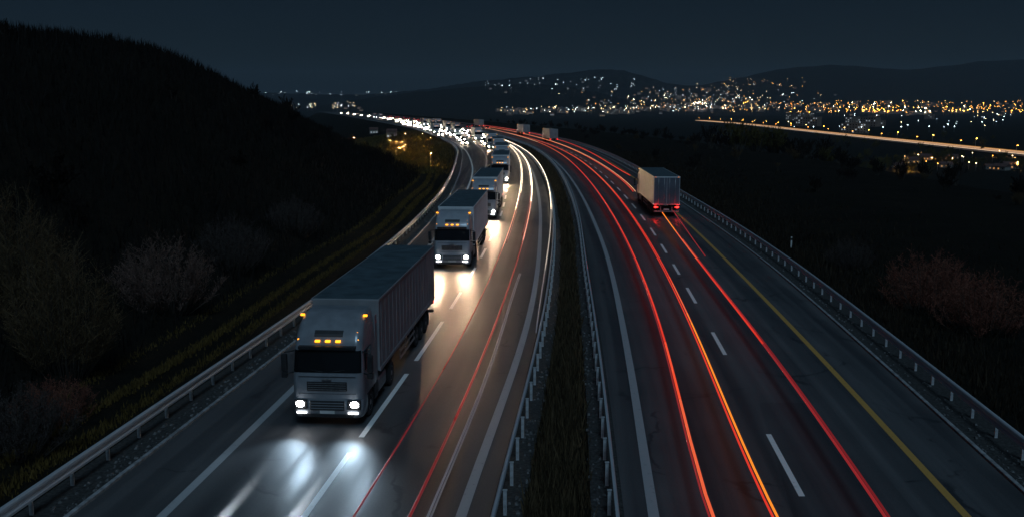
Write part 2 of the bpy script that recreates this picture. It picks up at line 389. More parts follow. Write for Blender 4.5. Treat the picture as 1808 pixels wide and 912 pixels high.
# ------------------------------------------------------------------ guardrails: beam + posts
WPROF = [(-.03, .83), (.03, .825), (.06, .79), (.06, .725), (.035, .69), (-.01, .66), (-.01, .605), (.035, .575), (.06, .54), (.06, .475), (.02, .44)]
pm = MB(); pm.box(-.05, .05, -.03, .03, -.25, .70); pm.box(-.065, .065, -.045, .045, .70, .715)
post_me = pm.mesh('post', M['post'])
bm_ = MB(); bm_.box(-.07, .07, -.05, .05, .52, .70, .01)
def guardrail(k, side, label):
    """side = +1 when the road lies towards +x"""
    t = thing('guardrail', label, 'guardrail', (float(at(k, 20)), 20, 0))
    ox, oy = t.location.x, t.location.y
    ys = YS[YS < 1200]; mb = MB()
    n = len(WPROF); vs = []
    for y in ys:
        for a, z in WPROF: vs.append((float(at(k, y))+side*(a+.07)-ox, float(y)-oy, z))
        for a, z in reversed(WPROF): vs.append((float(at(k, y))+side*(a+.062)-ox, float(y)-oy, z))
    m2 = 2*n
    mb.add(vs, [(j*m2+i, j*m2+(i+1) % m2, (j+1)*m2+(i+1) % m2, (j+1)*m2+i) for j in range(len(ys)-1) for i in range(m2)], 0, False)
    mb.build('beam', M['galv'], t)
    y = 14.; c = 0
    rest = MB()
    while y < 620:
        x = float(at(k, y)); s = -side*.06
        if c < 100:
            o = link(bpy.data.objects.new('post', post_me), t); o.location = (x+s-ox, y-oy, 0)
        elif y < 420:
            rest.box(x+s-.05-ox, x+s+.05-ox, y-.03-oy, y+.03-oy, -.2, .7)
        y += 2.0; c += 1
    o = rest.build('far_posts', M['post'], t); o['kind'] = 'stuff'
guardrail('Lrail', 1, 'steel guardrail curving along the foot of the dark hill on the left')
guardrail('ML', -1, 'bright steel guardrail on the left edge of the grassy median')
guardrail('MR', 1, 'thin steel guardrail on the right edge of the grassy median')
guardrail('Rrail', -1, 'blue-grey steel guardrail along the far right shoulder above the dark bank')

# ------------------------------------------------------------------ lorries
def rrect(yf, yb, hw, r, z, n=5, dx=0):
    """rounded rectangle seen from above; starts at rear-left, runs round the front"""
    r = min(r, hw*.9); out = []
    def arc(cx, cy, a0, a1, rr):
        for i in range(n+1):
            a = a0+(a1-a0)*i/n; out.append((cx+rr*math.cos(a), cy+rr*math.sin(a), z))
    rb = .06
    arc(-hw+rb, yb-rb, math.pi/2, math.pi, rb)
    arc(-hw+r, yf+r, math.pi, 1.5*math.pi, r)
    arc(hw-r, yf+r, 1.5*math.pi, 2*math.pi, r)
    arc(hw-rb, yb-rb, 0, math.pi/2, rb)
    return out
def cab_front(z):
    return float(np.interp(z, [1.0, 1.7, 1.85, 2.7, 2.9, 3.2, 3.5, 3.72, 3.82], [.02, .03, .06, .22, .28, .48, .80, 1.2, 1.6]))
def cab_hw(z): return float(np.interp(z, [1.0, 1.8, 2.8, 3.3, 3.7, 3.82], [1.23, 1.23, 1.20, 1.16, 1.10, 1.0]))
WN = 22
tyre_prof = [(-.15, .30), (-.15, .44), (-.12, .50), (.12, .50), (.15, .44), (.15, .30)]
def wheel(parent, x, y, dual=False, r=1.0):
    w = .30 if dual else .15
    sg = 1 if x > 0 else -1
    m = MB(); m.lathe_x([(-w, .28*r), (-w, .44*r), (-w+.03, .50*r), (w-.03, .50*r), (w, .44*r), (w, .28*r)], (0, 0, 0), WN)
    o = m.build('wheel', M['tyre'], parent); o.location = (x, y, .5*r)
    m = MB(); a = sg*w
    m.lathe_x([(a*.7, .28*r), (a*1.01, .285*r), (a*.98, .25*r), (a*.6, .2*r), (a*.6, .12*r), (a*1.02, .10*r), (a*1.05, .01)], (0, 0, 0), 16)
    m.build('rim', M['rim'], o)
    return o
def make_lorry(cabm, sidem, headm, label, group, doorm=None):
    doorm = doorm or sidem
    t = thing('lorry', label, 'lorry', (0, 0, 0), 0, group)
    # cab body
    m = MB(); zs = [1.0, 1.4, 1.7, 1.85, 2.1, 2.4, 2.7, 2.9, 3.05, 3.2, 3.35, 3.5, 3.62, 3.72, 3.79, 3.82]
    m.loft([rrect(cab_front(z), 2.3, cab_hw(z), .26, z) for z in zs])
    cab = m.build('cab', cabm, t)
    m = MB(); m.loft([rrect(f, .82, w, .22, z) for z, f, w in ((.32, .10, 1.16), (.36, .05, 1.21), (.6, 0, 1.24), (.92, .0, 1.24), (.985, .03, 1.23))])
    bump = m.build('bumper', cabm, t)
    # windscreen follows the rounded front
    loops = []
    for z in (1.93, 2.1, 2.3, 2.5, 2.68):
        p = rrect(cab_front(z)-.012, 2.3, cab_hw(z)+.008, .26, z); loops.append(p[8:16])
    m = MB(); m.loft(loops, cap=False, closed=False); m.build('windscreen', M['glass'], t)
    m = MB()
    for s in (-1, 1):
        m2 = MB(); m2.tube([(s*.05, cab_front(1.95)-.03, 1.95), (s*.62, cab_front(2.02)-.03, 2.02)], .012, 5); m2.build('wiper', M['dark'], t)
        # side window and door
        x = s*1.232
        m2 = MB(); m2.loft([[(s*1.20, .50, z), (s*1.245, .50+.1*(z-1.9), z), (s*1.245, 1.45, z), (s*1.20, 1.45, z)] for z in (1.92, 2.6)]); d = m2.build('side_window', M['glass'], t)
        m2 = MB(); m2.box(min(s*1.235, s*1.25), max(s*1.235, s*1.25), 1.25, 1.40, 1.72, 1.77); m2.build('door_handle', M['dark'], t)
        m2 = MB(); m2.box(min(s*1.231, s*1.2335), max(s*1.231, s*1.2335), .44, .455, 1.05, 2.62); m2.box(min(s*1.231, s*1.2335), max(s*1.231, s*1.2335), 1.52, 1.535, 1.05, 2.62); m2.box(min(s*1.231, s*1.2335), max(s*1.231, s*1.2335), .455, 1.52, 1.60, 1.612); m2.build('door_seam', M['dark'], t)
        # mirrors
        m2 = MB(); m2.box(s*1.50-.10, s*1.50+.10, .06, .22, 1.95, 2.55, .04); m2.box(s*1.5-.10, s*1.5+.10, .06, .22, 1.72, 1.92, .03)
        m2.tube([(s*1.2, .35, 2.62), (s*1.5, .15, 2.6)], .025, 6); m2.tube([(s*1.2, .35, 1.85), (s*1.5, .15, 1.85)], .025, 6)
        m2.build('mirror', M['dark'], t)
        # headlight: dark housing with lens, running light below
        m2 = MB(); m2.box(s*.93-.24, s*.93+.24, -.02, .12, .64, .98, .04); hl = m2.build('headlight', M['dark'], t)
        m2 = MB(); m2.dome((s*.95, -.022, .83), (.15, .115), .06); m2.build('lens', headm, hl)
        m2 = MB(); m2.box(s*.90-.17, s*.90+.17, -.035, -.02, .50, .555); m2.build('running_light', M['fog'], t)
        # roof side lamps at the trailer front corners
        m2 = MB(); m2.box(s*1.12-.07, s*1.12+.07, 1.17, 1.27, 3.66, 3.73, .015); m2.build('marker_light', M['amber'], t)
        # wheel arch, steps, fuel tank
        arc = [(1.38+.62*math.cos(a), .52+.62*math.sin(a)) for a in np.linspace(.05, math.pi-.05, 12)]
        arc2 = [(1.38+.57*math.cos(a), .52+.57*math.sin(a)) for a in np.linspace(.05, math.pi-.05, 12)]
        m2 = MB(); m2.loft([[(xx, yy, min(zz, .995)) for yy, zz in arc+arc2[::-1]] for xx in (s*.86, s*1.235)], sm=False); m2.build('mudguard', M['dark'], t)
        m2 = MB(); m2.box(s*1.10-.12, s*1.10+.12, 2.02, 2.6, .38, .98, .04); m2.box(s*1.14-.1, s*1.14+.1, 2.05, 2.55, .55, .60); m2.build('step', M['dark'], t)
        m2 = MB(); m2.box(s*.95-.27, s*.95+.27, 2.7, 4.1, .42, 1.0, .12); m2.build('fuel_tank', M['rim'], t)
        # side fairing closes the gap to the trailer
        m2 = MB(); m2.box(s*1.19-.02, s*1.19+.02, 2.3, 2.62, 1.0, 3.45, .015); m2.build('side_fairing', cabm, t)
    # grille panels with slats
    m = MB(); m.box(-.70, .70, .0, .03, 1.30, 1.62, .008); g = m.build('grille', M['dark'], t)
    m = MB()
    for k in range(4): m.box(-.66, .66, -.012, .0, 1.335+k*.075, 1.355+k*.075)
    m.build('grille_slat', M['rim'], g)
    m = MB(); m.box(-.60, .60, -.03, .02, .62, .95, .01); m.box(-.9, .9, .0, .06, .36, .47, .01); g2 = m.build('lower_grille', M['dark'], t)
    m = MB()
    for k in range(3): m.box(-.57, .57, -.042, -.03, .67+k*.095, .70+k*.095)
    m.build('grille_slat', cabm, g2)
    m = MB(); m.box(-.26, .26, -.055, -.043, .50, .61); m.build('number_plate', M['plate'], t)
    m = MB(); m.box(-.16, .16, -.02, .03, 1.68, 1.74, .008); m.build('badge', M['rim'], t)
    m = MB(); m.box(-1.0, 1.0, .018, .03, 1.185, 1.2); m.box(-1.0, 1.0, .02, .034, 1.79, 1.802); m.build('panel_gap', M['dark'], t)
    m = MB(); m.box(-1.0, 1.0, cab_front(2.78)-.16, cab_front(2.78)+.06, 2.74, 2.84, .02); m.build('sun_visor', M['dark'], t)
    m = MB(); m.loft([[(x, cab_front(z)-d, z) for x, d in ((-.5, -.05), (-.5, .02), (.5, .02), (.5, -.05))] for z in (3.12, 3.2, 3.3)], sm=False); m.build('roof_panel', M['dark'], t)
    for x, z in ((-1.0, 3.0), (-.36, 2.98), (0, 2.98), (.36, 2.98), (.98, 3.0), (.92, 3.22)):
        m = MB(); yy = cab_front(z)-.05+(.12 if abs(x) > .8 else 0); m.box(x-.085, x+.085, yy-.03, yy+.12, z-.035, z+.035, .012); m.build('marker_light', M['amber'], t)
    # chassis
    m = MB()
    for s in (-1, 1): m.box(s*.42-.05, s*.42+.05, .8, 6.4, .62, .92)
    m.box(-.5, .5, 4.2, 5.7, .92, 1.10); m.box(-1.2, 1.2, 4.55, 5.65, 1.02, 1.06)
    for yy in (1.4, 5.1): m.tube([(-1.0, yy, .5), (1.0, yy, .5)], .08, 8)
    m.build('chassis', M['frame'], t)
    for s in (-1, 1): wheel(t, s*1.05, 1.38); wheel(t, s*.92, 5.1, True)
    # trailer
    m = MB(); m.box(-1.25, 1.25, 2.85, 16.2, 1.22, 3.93, .03)
    for s in (-1, 1):
        for k in range(18): m.box(s*1.2505-.011 if s > 0 else -1.2625, 1.2625 if s > 0 else -1.2395, 3.2+k*.74, 3.26+k*.74, 1.36, 3.84)
        m.box(1.24 if s > 0 else -1.275, 1.275 if s > 0 else -1.24, 2.86, 16.19, 1.20, 1.34); m.box(1.24 if s > 0 else -1.275, 1.275 if s > 0 else -1.24, 2.86, 16.19, 3.85, 3.94)
    tr = m.build('trailer_box', sidem, t)
    m = MB(); m.box(-1.22, 1.22, 2.9, 16.15, 3.915, 3.95, .01)
    for k in range(9): m.box(-1.2, 1.2, 3.7+k*1.45, 3.74+k*1.45, 3.95, 3.958)
    m.build('trailer_roof', M['roof'], t)
    for s in (-1, 1):
        m = MB(); a, b = (.012, 1.21) if s > 0 else (-1.21, -.012)
        m.box(a, b, 16.2, 16.235, 1.30, 3.86, .01); d = m.build('rear_door', doorm, t)
        m = MB()
        for q in (.25, .8): m.tube([(s*q, 16.255, 1.32), (s*q, 16.255, 3.84)], .018, 6)
        m.build('lock_rod', M['rim'], d)
        m = MB(); m.box(s*.98-.2, s*.98+.2, 16.18, 16.24, .92, 1.06, .015); tl = m.build('tail_light', M['dark'], t)
        m = MB(); m.box(s*1.06-.13, s*1.06+.13, 16.24, 16.27, .92, 1.065); m.build('lens', M['tail'], tl)
        m = MB(); m.box(s*.86-.05, s*.86+.05, 16.24, 16.255, .95, 1.03); m.build('lens', M['tail'], tl)
        m = MB(); m.box(s*1.1-.06, s*1.1+.06, 16.2, 16.22, 3.87, 3.91); m.build('rear_marker_light', emit_dim, t)
        # side guard, landing leg, mud flap
        m = MB()
        for zz in (.55, .85): m.box(s*1.22-.015, s*1.22+.015, 6.9, 10.4, zz, zz+.1)
        for yy in (7, 8.1, 9.2, 10.3): m.box(s*1.19-.015, s*1.19+.015, yy, yy+.06, .5, 1.2)
        m.build('side_guard', M['rim'], t)
        m = MB(); m.box(s*.8-.05, s*.8+.05, 6.1, 6.2, .25, 1.15); m.box(s*.8-.12, s*.8+.12, 6.03, 6.27, .20, .25); m.build('landing_leg', M['frame'], t)
        m = MB(); m.box(s*1.0-.22, s*1.0+.22, 14.35, 14.38, .25, .95); m.build('mud_flap', M['dark'], t)
        for yy in (11.1, 12.4, 13.7): wheel(t, s*1.05, yy, False, .98)
    m = MB()
    for s in (-1, 1): m.box(s*.5-.06, s*.5+.06, 3.2, 16.1, .95, 1.22)
    for yy in (11.1, 12.4, 13.7): m.tube([(-1.0, yy, .5), (1.0, yy, .5)], .07, 8)
    m.build('trailer_frame', M['frame'], t)
    m = MB(); m.box(-1.2, 1.2, 16.1, 16.2, .50, .64, .01); m.box(-.6, -.5, 16.0, 16.1, .6, 1.0); m.box(.5, .6, 16.0, 16.1, .6, 1.0); m.build('rear_bumper', M['rim'], t)
    m = MB(); m.box(-.26, .26, 16.2, 16.22, .72, .83); m.build('number_plate', M['plate'], t)
    return t
emit_dim = emit('dim_marker_lens', (1, .25, .05), 1.2, (.5, .2, .05))
def heading(k_off, y, dy):
    """angle that lays a 16 m lorry along its lane"""
    a = float(xc(y)); b = float(xc(y+dy)); return math.atan2(b-a, dy)
def beams(t, power, col, spots=((-.95, -.06, .83), (.95, -.06, .83)), size=75, tilt=9, blend=.9):
    for x, y, z in spots:
        l = bpy.data.lights.new('headlight_beam', 'SPOT'); l.energy = power; l.color = col; l.spot_size = R(size); l.spot_blend = blend; l.shadow_soft_size = .10
        o = link(bpy.data.objects.new('headlight_beam', l), t); o.location = (x, y-.12, z)
        o.rotation_euler = (R(-(90-tilt)), 0, 0)   # towards local -y and down
    return t
def place(t, y, off, k=1.0, oncoming=True):
    x = float(xc(y))+off
    t.scale = (k, k, k)
    if oncoming:
        t.location = (x, y, 0); t.rotation_euler[2] = -heading(0, y, 16)
    else:   # drives away: its front is at y, its rear nearer to us
        t.location = (x, y, 0); t.rotation_euler[2] = math.pi-heading(0, y-16, 16)
    return t
GL = 'lorries queueing in the left carriageway'
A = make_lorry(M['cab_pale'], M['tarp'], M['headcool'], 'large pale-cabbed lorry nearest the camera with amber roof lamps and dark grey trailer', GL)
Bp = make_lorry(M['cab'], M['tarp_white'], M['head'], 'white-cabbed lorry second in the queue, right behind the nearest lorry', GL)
FAR = ('door_seam', 'badge', 'panel_gap', 'wiper', 'door_handle', 'mud_flap', 'landing_leg', 'step', 'number_plate', 'side_guard', 'rim', 'mudguard', 'side_fairing', 'lower_grille', 'rear_marker_light')
def lorry_copy(src, label, y, off, group=GL, skip=(), on=True, k=1.0):
    o = copy_tree(src, None, skip); o['label'] = label
    if group: o['group'] = group
    return place(o, y, off, k, on)
L3 = lorry_copy(Bp, 'white-cabbed lorry third in the queue with one dazzling right headlight', 90, -7.75)
L4 = lorry_copy(Bp, 'lorry fourth in the queue, its roof lamps peeping over the third lorry', 131, -7.7)
L5 = lorry_copy(Bp, 'lorry fifth in the queue, mostly hidden behind the fourth lorry', 163, -7.9, skip=FAR)
L6 = lorry_copy(Bp, 'lorry sixth in the queue, just a dark roof above the others', 196, -8.2, skip=FAR)
L7 = lorry_copy(Bp, 'lorry at the bend with a long pale trailer side, last of the close queue', 232, -8.6, skip=FAR)
RT = make_lorry(M['cab'], M['tarp_white'], M['head'], 'pale box lorry driving away on the right with glowing red tail lights', None, M['slate'])
GR = 'pale lorries far off on the right carriageway'
R1_ = lorry_copy(A, 'far pale lorry on the right carriageway, nearest of the distant three', 292, 12.0, GR, FAR, False)
R2_ = lorry_copy(A, 'far pale lorry on the right carriageway, middle one of the distant three', 352, 12.2, GR, FAR, False)
R3_ = lorry_copy(A, 'far pale lorry on the right carriageway, smallest and farthest of the three', 470, 12.4, GR, FAR, False)
place(A, 31.0, -8.15); place(Bp, 62.5, -7.85); place(RT, 108.5, 10.2, 1.02, False)
for sx in (-1, 1):
    l = bpy.data.lights.new('tail_glow', 'POINT'); l.energy = 16; l.color = (1, .03, .02); l.shadow_soft_size = .1
    o = link(bpy.data.objects.new('tail_glow', l), RT); o.location = (sx*1.06, 16.42, .98)
cool = (.80, .90, 1.); warm = (1, .66, .42)
for pw, sz, tl in ((160, 7, 13), (2200, 4.4, 8.8), (11000, 3.6, 6.8), (36000, 3.2, 5.7)): beams(A, pw, cool, size=sz, tilt=tl, blend=1.)
beams(A, 420, (.58, .80, 1.), size=80, tilt=4, blend=1.)
beams(Bp, 1000, warm, size=40, tilt=6, blend=1.); beams(Bp, 900, warm, size=120, tilt=13, blend=1.)
beams(L3, 1500, warm, size=45, tilt=6); beams(L3, 1500, warm, size=120, tilt=12, blend=1.); beams(L4, 1500, warm, size=75); beams(L4, 2000, warm, size=120, tilt=12, blend=1.); beams(L5, 900, warm); beams(L6, 900, warm); beams(L7, 900, warm)

# ------------------------------------------------------------------ cars in the far queue
def make_car(body, name, label, group):
    t = thing(name, label, 'car', (0, 0, 0), 0, group)
    m = MB(); sec = [(0, .35, .62, .80), (.25, .25, .80, .88), (1.1, .2, .92, .9), (1.7, .2, .98, .9), (3.6, .2, 1.0, .9), (4.2, .25, .98, .86), (4.4, .35, .8, .8)]
    def ring(y, z0, z1, w): return [(-w, y, z0), (w, y, z0), (w, y, z1*.7), (w*.9, y, z1), (-w*.9, y, z1), (-w, y, z1*.7)]
    m.loft([ring(*s) for s in sec], sm=False); m.build('body', body, t)
    m = MB(); cb = [(1.25, .96, .80), (1.95, 1.42, .62), (3.2, 1.45, .62), (4.0, 1.0, .76)]
    m.loft([[(-.82, y, .93), (.82, y, .93), (w, y, z), (-w, y, z)] for y, z, w in cb], sm=False); m.build('windows', M['glass'], t)
    m = MB(); m.box(-.6, .6, 2.0, 3.15, 1.44, 1.475, .01); m.build('roof', body, t)
    for s in (-1, 1):
        m = MB(); m.dome((s*.62, .05, .68), (.29, .21), .08, 8); m.build('headlight', HL, t)
        m = MB(); m.box(s*.66-.14, s*.66+.14, 4.38, 4.42, .64, .76); m.build('tail_light', M['tail'], t)
        for y in (.85, 3.55):
            m = MB(); m.lathe_x([(-.1, .2), (-.1, .31), (.1, .31), (.1, .2)], (s*.78, y, .31), 10); m.build('wheel', M['tyre'], t)
    return t
HL = emit('far_headlight_lens', (1, .82, .62), 70, (.8, .8, .8))
car_paint = [mat('car_paint_dark', (.04, .045, .05), .3, coat=.5), mat('car_paint_silver', (.16, .165, .175), .3, .3, coat=.5)]
GC = 'cars packed in the far queue on the left carriageway'
LC = 'small car with bright headlights packed into the distant queue'
car_a = make_car(car_paint[0], 'car', LC, GC); car_b = make_car(car_paint[1], 'car', LC, GC)
FAR2 = FAR+('grille', 'sun_visor', 'roof_panel', 'fuel_tank', 'mirror', 'chassis', 'trailer_frame', 'rear_bumper', 'side_window', 'wheel', 'lock_rod')
GT = 'lorries in the far queue beyond the bend'
LT = 'tiny lorry among the headlights of the distant queue'
cars = []; nl = 0; used = 0
lanes = [(-8.9, 252, 1250), (-4.8, 252, 1250), (-14.6, 256, 600), (-18.5, 330, 540)]
for li, (off, ya, yb) in enumerate(lanes):
    y = ya
    while y < yb:
        lorry = (random.random() < (.34 if li in (0, 2) else .08)) and y > 275
        if lorry:
            o = lorry_copy(random.choice((A, Bp)), LT, y, off+random.uniform(-.3, .3), GT, FAR2); nl += 1; y += 21+random.uniform(2, 14)+y*.01+max(0, y-480)*.06
        else:
            src = (car_a, car_b)[used % 2]
            if used < 2: o = src
            else: o = copy_tree(src, None, ('wheel',) if y > 400 else ())
            used += 1
            x = float(xc(y))+off+random.uniform(-.4, .4); o.location = (x, y, 0); o.rotation_euler[2] = -heading(0, y, 5)
            if y < 520 and random.random() < .55: cars.append(o)
            y += 8+random.uniform(2, 14)+y*.022+max(0, y-480)*.10
for o in cars[:34]:
    beams(o, 330, warm, ((0, 0, .66),), 95, 9)
# cars going away at the far end of the right carriageway: red lights
GA = 'cars driving away far along the right carriageway'
y = 430
while y < 900:
    o = copy_tree(random.choice((car_a, car_b)), None, ('wheel', 'headlight')); o['label'] = 'tiny car with red tail lights far along the right carriageway'; o['group'] = GA
    off = random.choice((5.3, 10.6)); o.location = (float(xc(y))+off, y, 0); o.rotation_euler[2] = math.pi-heading(0, y, 5); y += random.uniform(9, 26)

# ------------------------------------------------------------------ light streaks along the lanes, at lamp height
def streak(label, pts, strands, z=.8, cat='light streak'):
    """pts: points on the road in (across, along); strands: (side shift, height shift, radius, material slot list)"""
    P = []
    for px, py in pts: P.append(un(px, py, z))
    P.sort(key=lambda p: p[1]); y0, y1 = P[0][1], P[-1][1]
    pf = np.polyfit(np.log([b for a, b in P]), [a-float(xc(b)) for a, b in P], min(4, len(P)-1) if len(P) > 6 else min(2, len(P)-1), w=[1/b for a, b in P])
    fx = lambda v: float(np.polyval(pf, math.log(v)))
    ys = np.arange(y0, y1, 2.) if y1-y0 < 400 else np.arange(y0, y1, 4.)
    mb = MB(); mats = []
    for dx, dz, r, segs in strands:
        r *= .66
        for ya, yb, mt in segs:
            if mt not in mats: mats.append(mt)
            q = [v for v in ys if ya-2.1 <= v <= yb+2.1]
            if len(q) > 1: mb.tube([(float(xc(v)+fx(v))+dx, float(v), z+dz) for v in q], r, 6, mats.index(mt))
    return tag(mb.build('light_trail', mats), label, cat)
def E_(n, c, s): return emit('streak_'+n, c, s, (.02, .02, .02))
SR = E_('red', (1, .05, .025), .75); SRd = E_('deep_red', (1, .06, .07), .27); SO = E_('orange', (1, .27, .02), 1.1); SRO = E_('red_orange', (1, .14, .05), .85)
SW = E_('white', (1, .80, .58), 3.8); SWp = E_('pink', (1, .42, .30), .9); SWd = E_('pale', (.75, .8, 1), .10); SRm = E_('dim_red', (1, .06, .07), .16)
SWo = E_('warm', (1, .5, .25), 1.1); SWm = E_('soft_white', (1, .86, .72), .55); SRM = E_('mid_red', (1, .085, .03), .92); SWb = E_('beige', (1, .72, .5), .11)
INF = 1e4
streak('red light streak left of the two nearest the dashes in the left carriageway',
 [(560,1010),(625,912),(720,760),(800,612),(869,480),(890,433),(909,390),(916,347),(919,313),(916,289),(906,267),(884,247)],
 [(0, 0, .045, [(0, 36, SRm), (36, 66, SRd), (66, 92, SWp), (92, INF, SW)]), (.16, .0, .03, [(70, 110, SRd), (110, INF, SW)])])
streak('red then white light streak in the middle of the left carriageway',
 [(672,1010),(725,912),(808,730),(870,570),(909,480),(927,421),(936,372),(939,338),(936,307),(924,280),(903,255)],
 [(0, 0, .07, [(0, 30, SRm), (30, 70, SRd), (70, 100, SWp), (100, INF, SW)]), (-.16, .0, .035, [(74, 120, SRd), (120, INF, SW)])])
streak('thin pale light streak beside the median line of the left carriageway',
 [(715,1000),(750,912),(800,790),(845,690),(880,590),(905,510),(920,470)],
 [(0, -.2, .05, [(0, INF, SWd)]), (.085, -.2, .04, [(0, INF, SWd)])])
streak('white glowing tube for the glint on the median rail inside the bend',  # glint of the steel rail, built as a glowing tube beside it
 [(958,590),(969,500),(975,430),(978,372),(977,345),(972,323),(956,294),(934,268),(905,253),(884,245)],
 [(-.3, .1, .045, [(0, 58, SWd), (58, 74, SWm), (74, 92, SWm), (92, INF, SW)])])
streak('orange red light streak nearest the median in the right carriageway',
 [(1290,1000),(1260,912),(1200,700),(1160,560),(1120,455),(1092,397),(1070,358),(1053,331),(1035,307),(1013,290),(992,274),(965,259),(935,247),(904,237),(860,226)],
 [(0, 0, .07, [(0, 30, SRO), (30, 40, SRM), (40, 170, SR), (170, 260, SRO), (260, INF, SWo)]), (-.10, 0, .04, [(0, 60, SRd), (60, 170, SRd)])])
streak('bright orange light streak beside the dashes of the right carriageway',
 [(1420,1010),(1375,912),(1300,760),(1240,620),(1190,510),(1150,430),(1120,386),(1101,356),(1079,329),(1055,305),(1031,288),(1005,274),(970,257),(935,245),(890,232)],
 [(.03, 0, .055, [(0, 44, SO), (44, 54, SRO), (54, 110, SR), (110, INF, SRO)]), (-.085, 0, .05, [(0, INF, SR)])])
streak('long red light streak running back from the departing lorry',
 [(1630,1010),(1560,912),(1450,740),(1330,590),(1250,480),(1190,402),(1166,372)],
 [(0, 0, .065, [(0, 40, SRd), (40, 62, SR), (62, 76, SRO), (76, INF, SO)]), (.10, 0, .05, [(0, 42, SRm), (42, 70, SRd)])])
streak('dim red light streak under the right tail light of the departing lorry',
 [(1245,452),(1220,415),(1198,388),(1186,368)], [(0, 0, .05, [(0, INF, SRd)])])
streak('red light streak leading up to the left side of the departing lorry',
 [(1118,338),(1079,303),(1057,288),(1013,265),(978,251),(940,240),(900,231),(840,221)],
 [(0, 0, .085, [(0, 190, SR), (190, INF, SRO)]), (.28, 0, .05, [(0, INF, SWo)])])
streak('red light streak ahead of the departing lorry near the right shoulder',
 [(1112,311),(1079,290),(1035,268),(991,248),(950,238),(900,229),(850,221)],
 [(0, .1, .09, [(0, INF, SR)])])

# ------------------------------------------------------------------ grass, one mass per strip (nobody could count the blades)
def blades(name, n, fx, fy, hgt, mt, lean=.5, w=.02, cluster=None):
    y = fy(n); x = fx(y); z = terrain(x, y)
    h = hgt(n); a = rng.uniform(0, 2*np.pi, n); b = rng.uniform(0, 2*np.pi, n); l = rng.uniform(0, lean, n)*h
    ww = w*rng.uniform(.6, 1.5, n)*(1+y/60)
    v = np.empty((n, 3, 3)); c = np.cos(a)*ww; s = np.sin(a)*ww
    v[:, 0] = np.stack([x-c, y-s, z-.05], 1); v[:, 1] = np.stack([x+c, y+s, z-.05], 1); v[:, 2] = np.stack([x+np.cos(b)*l, y+np.sin(b)*l, z+h], 1)
    me = bpy.data.meshes.new(name); me.vertices.add(3*n); me.vertices.foreach_set('co', v.ravel())
    me.loops.add(3*n); me.loops.foreach_set('vertex_index', np.arange(3*n)); me.polygons.add(n); me.polygons.foreach_set('loop_start', np.arange(n)*3)
    try: me.polygons.foreach_set('loop_total', np.full(n, 3))
    except Exception: pass
    me.update(calc_edges=True); me.validate(); me.materials.append(mt)
    return link(bpy.data.objects.new(name, me))
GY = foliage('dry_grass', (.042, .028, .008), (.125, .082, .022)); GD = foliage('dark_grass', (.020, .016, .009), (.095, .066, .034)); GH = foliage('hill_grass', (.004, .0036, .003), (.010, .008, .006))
def skew(lo, hi, p=1.6): return lambda n: lo+(hi-lo)*rng.uniform(0, 1, n)**p
def strips(y):
    n = len(y); c = rng.choice([1.15, 2.3, 3.5, 5.2], n, p=[.10, .32, .42, .16]); return at('Lrail', y)-np.clip(c+rng.normal(0, .17, n)+.25*np.sin(y*.13), .4, 9)
tag(blades('verge_grass', 42000, strips, skew(16, 190), lambda n: rng.uniform(.06, .20, n), GY), 'dry yellow grass in bands behind the left guardrail', 'grass', kind='stuff')
tag(blades('median_grass', 52000, lambda y: at('ML', y, .55)+rng.beta(1.3, 1.6, len(y))*(at('MR', y, -.5)-at('ML', y, .55)), skew(18, 260), lambda n: rng.gamma(2.2, .11, n)+.06, GD), 'dark scrubby grass filling the median between its guardrails', 'grass', kind='stuff')
GBK = foliage('bank_grass', (.008, .0065, .004), (.036, .025, .014))
tag(blades('bank_grass', 36000, lambda y: at('Rrail', y, .5)+rng.gamma(2.0, 3.2, len(y)), skew(20, 240), lambda n: rng.gamma(2., .12, n)+.08, GBK, .6), 'dull brown grass on the bank beyond the right guardrail', 'grass', kind='stuff')
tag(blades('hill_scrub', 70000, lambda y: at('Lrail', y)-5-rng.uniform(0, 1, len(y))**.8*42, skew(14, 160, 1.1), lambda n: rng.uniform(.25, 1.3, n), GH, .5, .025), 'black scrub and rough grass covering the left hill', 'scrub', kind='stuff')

# ------------------------------------------------------------------ bushes: stem mesh + twig crown
def feathery(seed, h, wid, n, tw_n):
    """a dense leafless thicket: many upright stems, each carrying short rising twigs and buds"""
    r = random.Random(seed); stem = MB(); tw = MB()
    for i in range(n):
        a = r.uniform(0, 6.28); q = math.sqrt(r.random()); x, y = math.cos(a)*q*wid, math.sin(a)*q*wid
        hh = h*(1-.55*q*q)*r.uniform(.75, 1.08); b = Vector((x*.45, y*.45, -.2)); e = Vector((x*1.15+r.gauss(0, .12), y*1.15+r.gauss(0, .12), hh)); mid = b.lerp(e, .5)+Vector((x*.12, y*.12, 0))
        stem.tube([b, mid, e], [.022, .014, .004], 3, cap=False, sm=False)
        for k in range(tw_n):
            f = r.uniform(.22, 1); p = (b.lerp(mid, f*2) if f < .5 else mid.lerp(e, f*2-1)); L = h*r.uniform(.06, .16)
            d = Vector((r.gauss(0, .55)+x*.15, r.gauss(0, .55)+y*.15, r.uniform(.5, 1))).normalized(); p2 = p+d*L
            s_ = d.cross(Vector((r.gauss(0, 1), r.gauss(0, 1), 0))).normalized()*.009
            tw.add([p-s_, p+s_, p2], [(0, 1, 2)])
            for j in range(3):
                c = p.lerp(p2, r.uniform(.3, 1)); dd = (d+Vector((r.gauss(0, .5), r.gauss(0, .5), r.gauss(0, .3)))).normalized()*r.uniform(.03, .09)
                s2 = dd.cross(Vector((r.gauss(0, 1), r.gauss(0, 1), r.gauss(0, 1)))).normalized()*.016
                tw.add([c-s2, c+s2, c+dd], [(0, 1, 2)])
    return stem, tw
BK = mat('bark', (.05, .04, .03), .9, var=.4, scale=10)
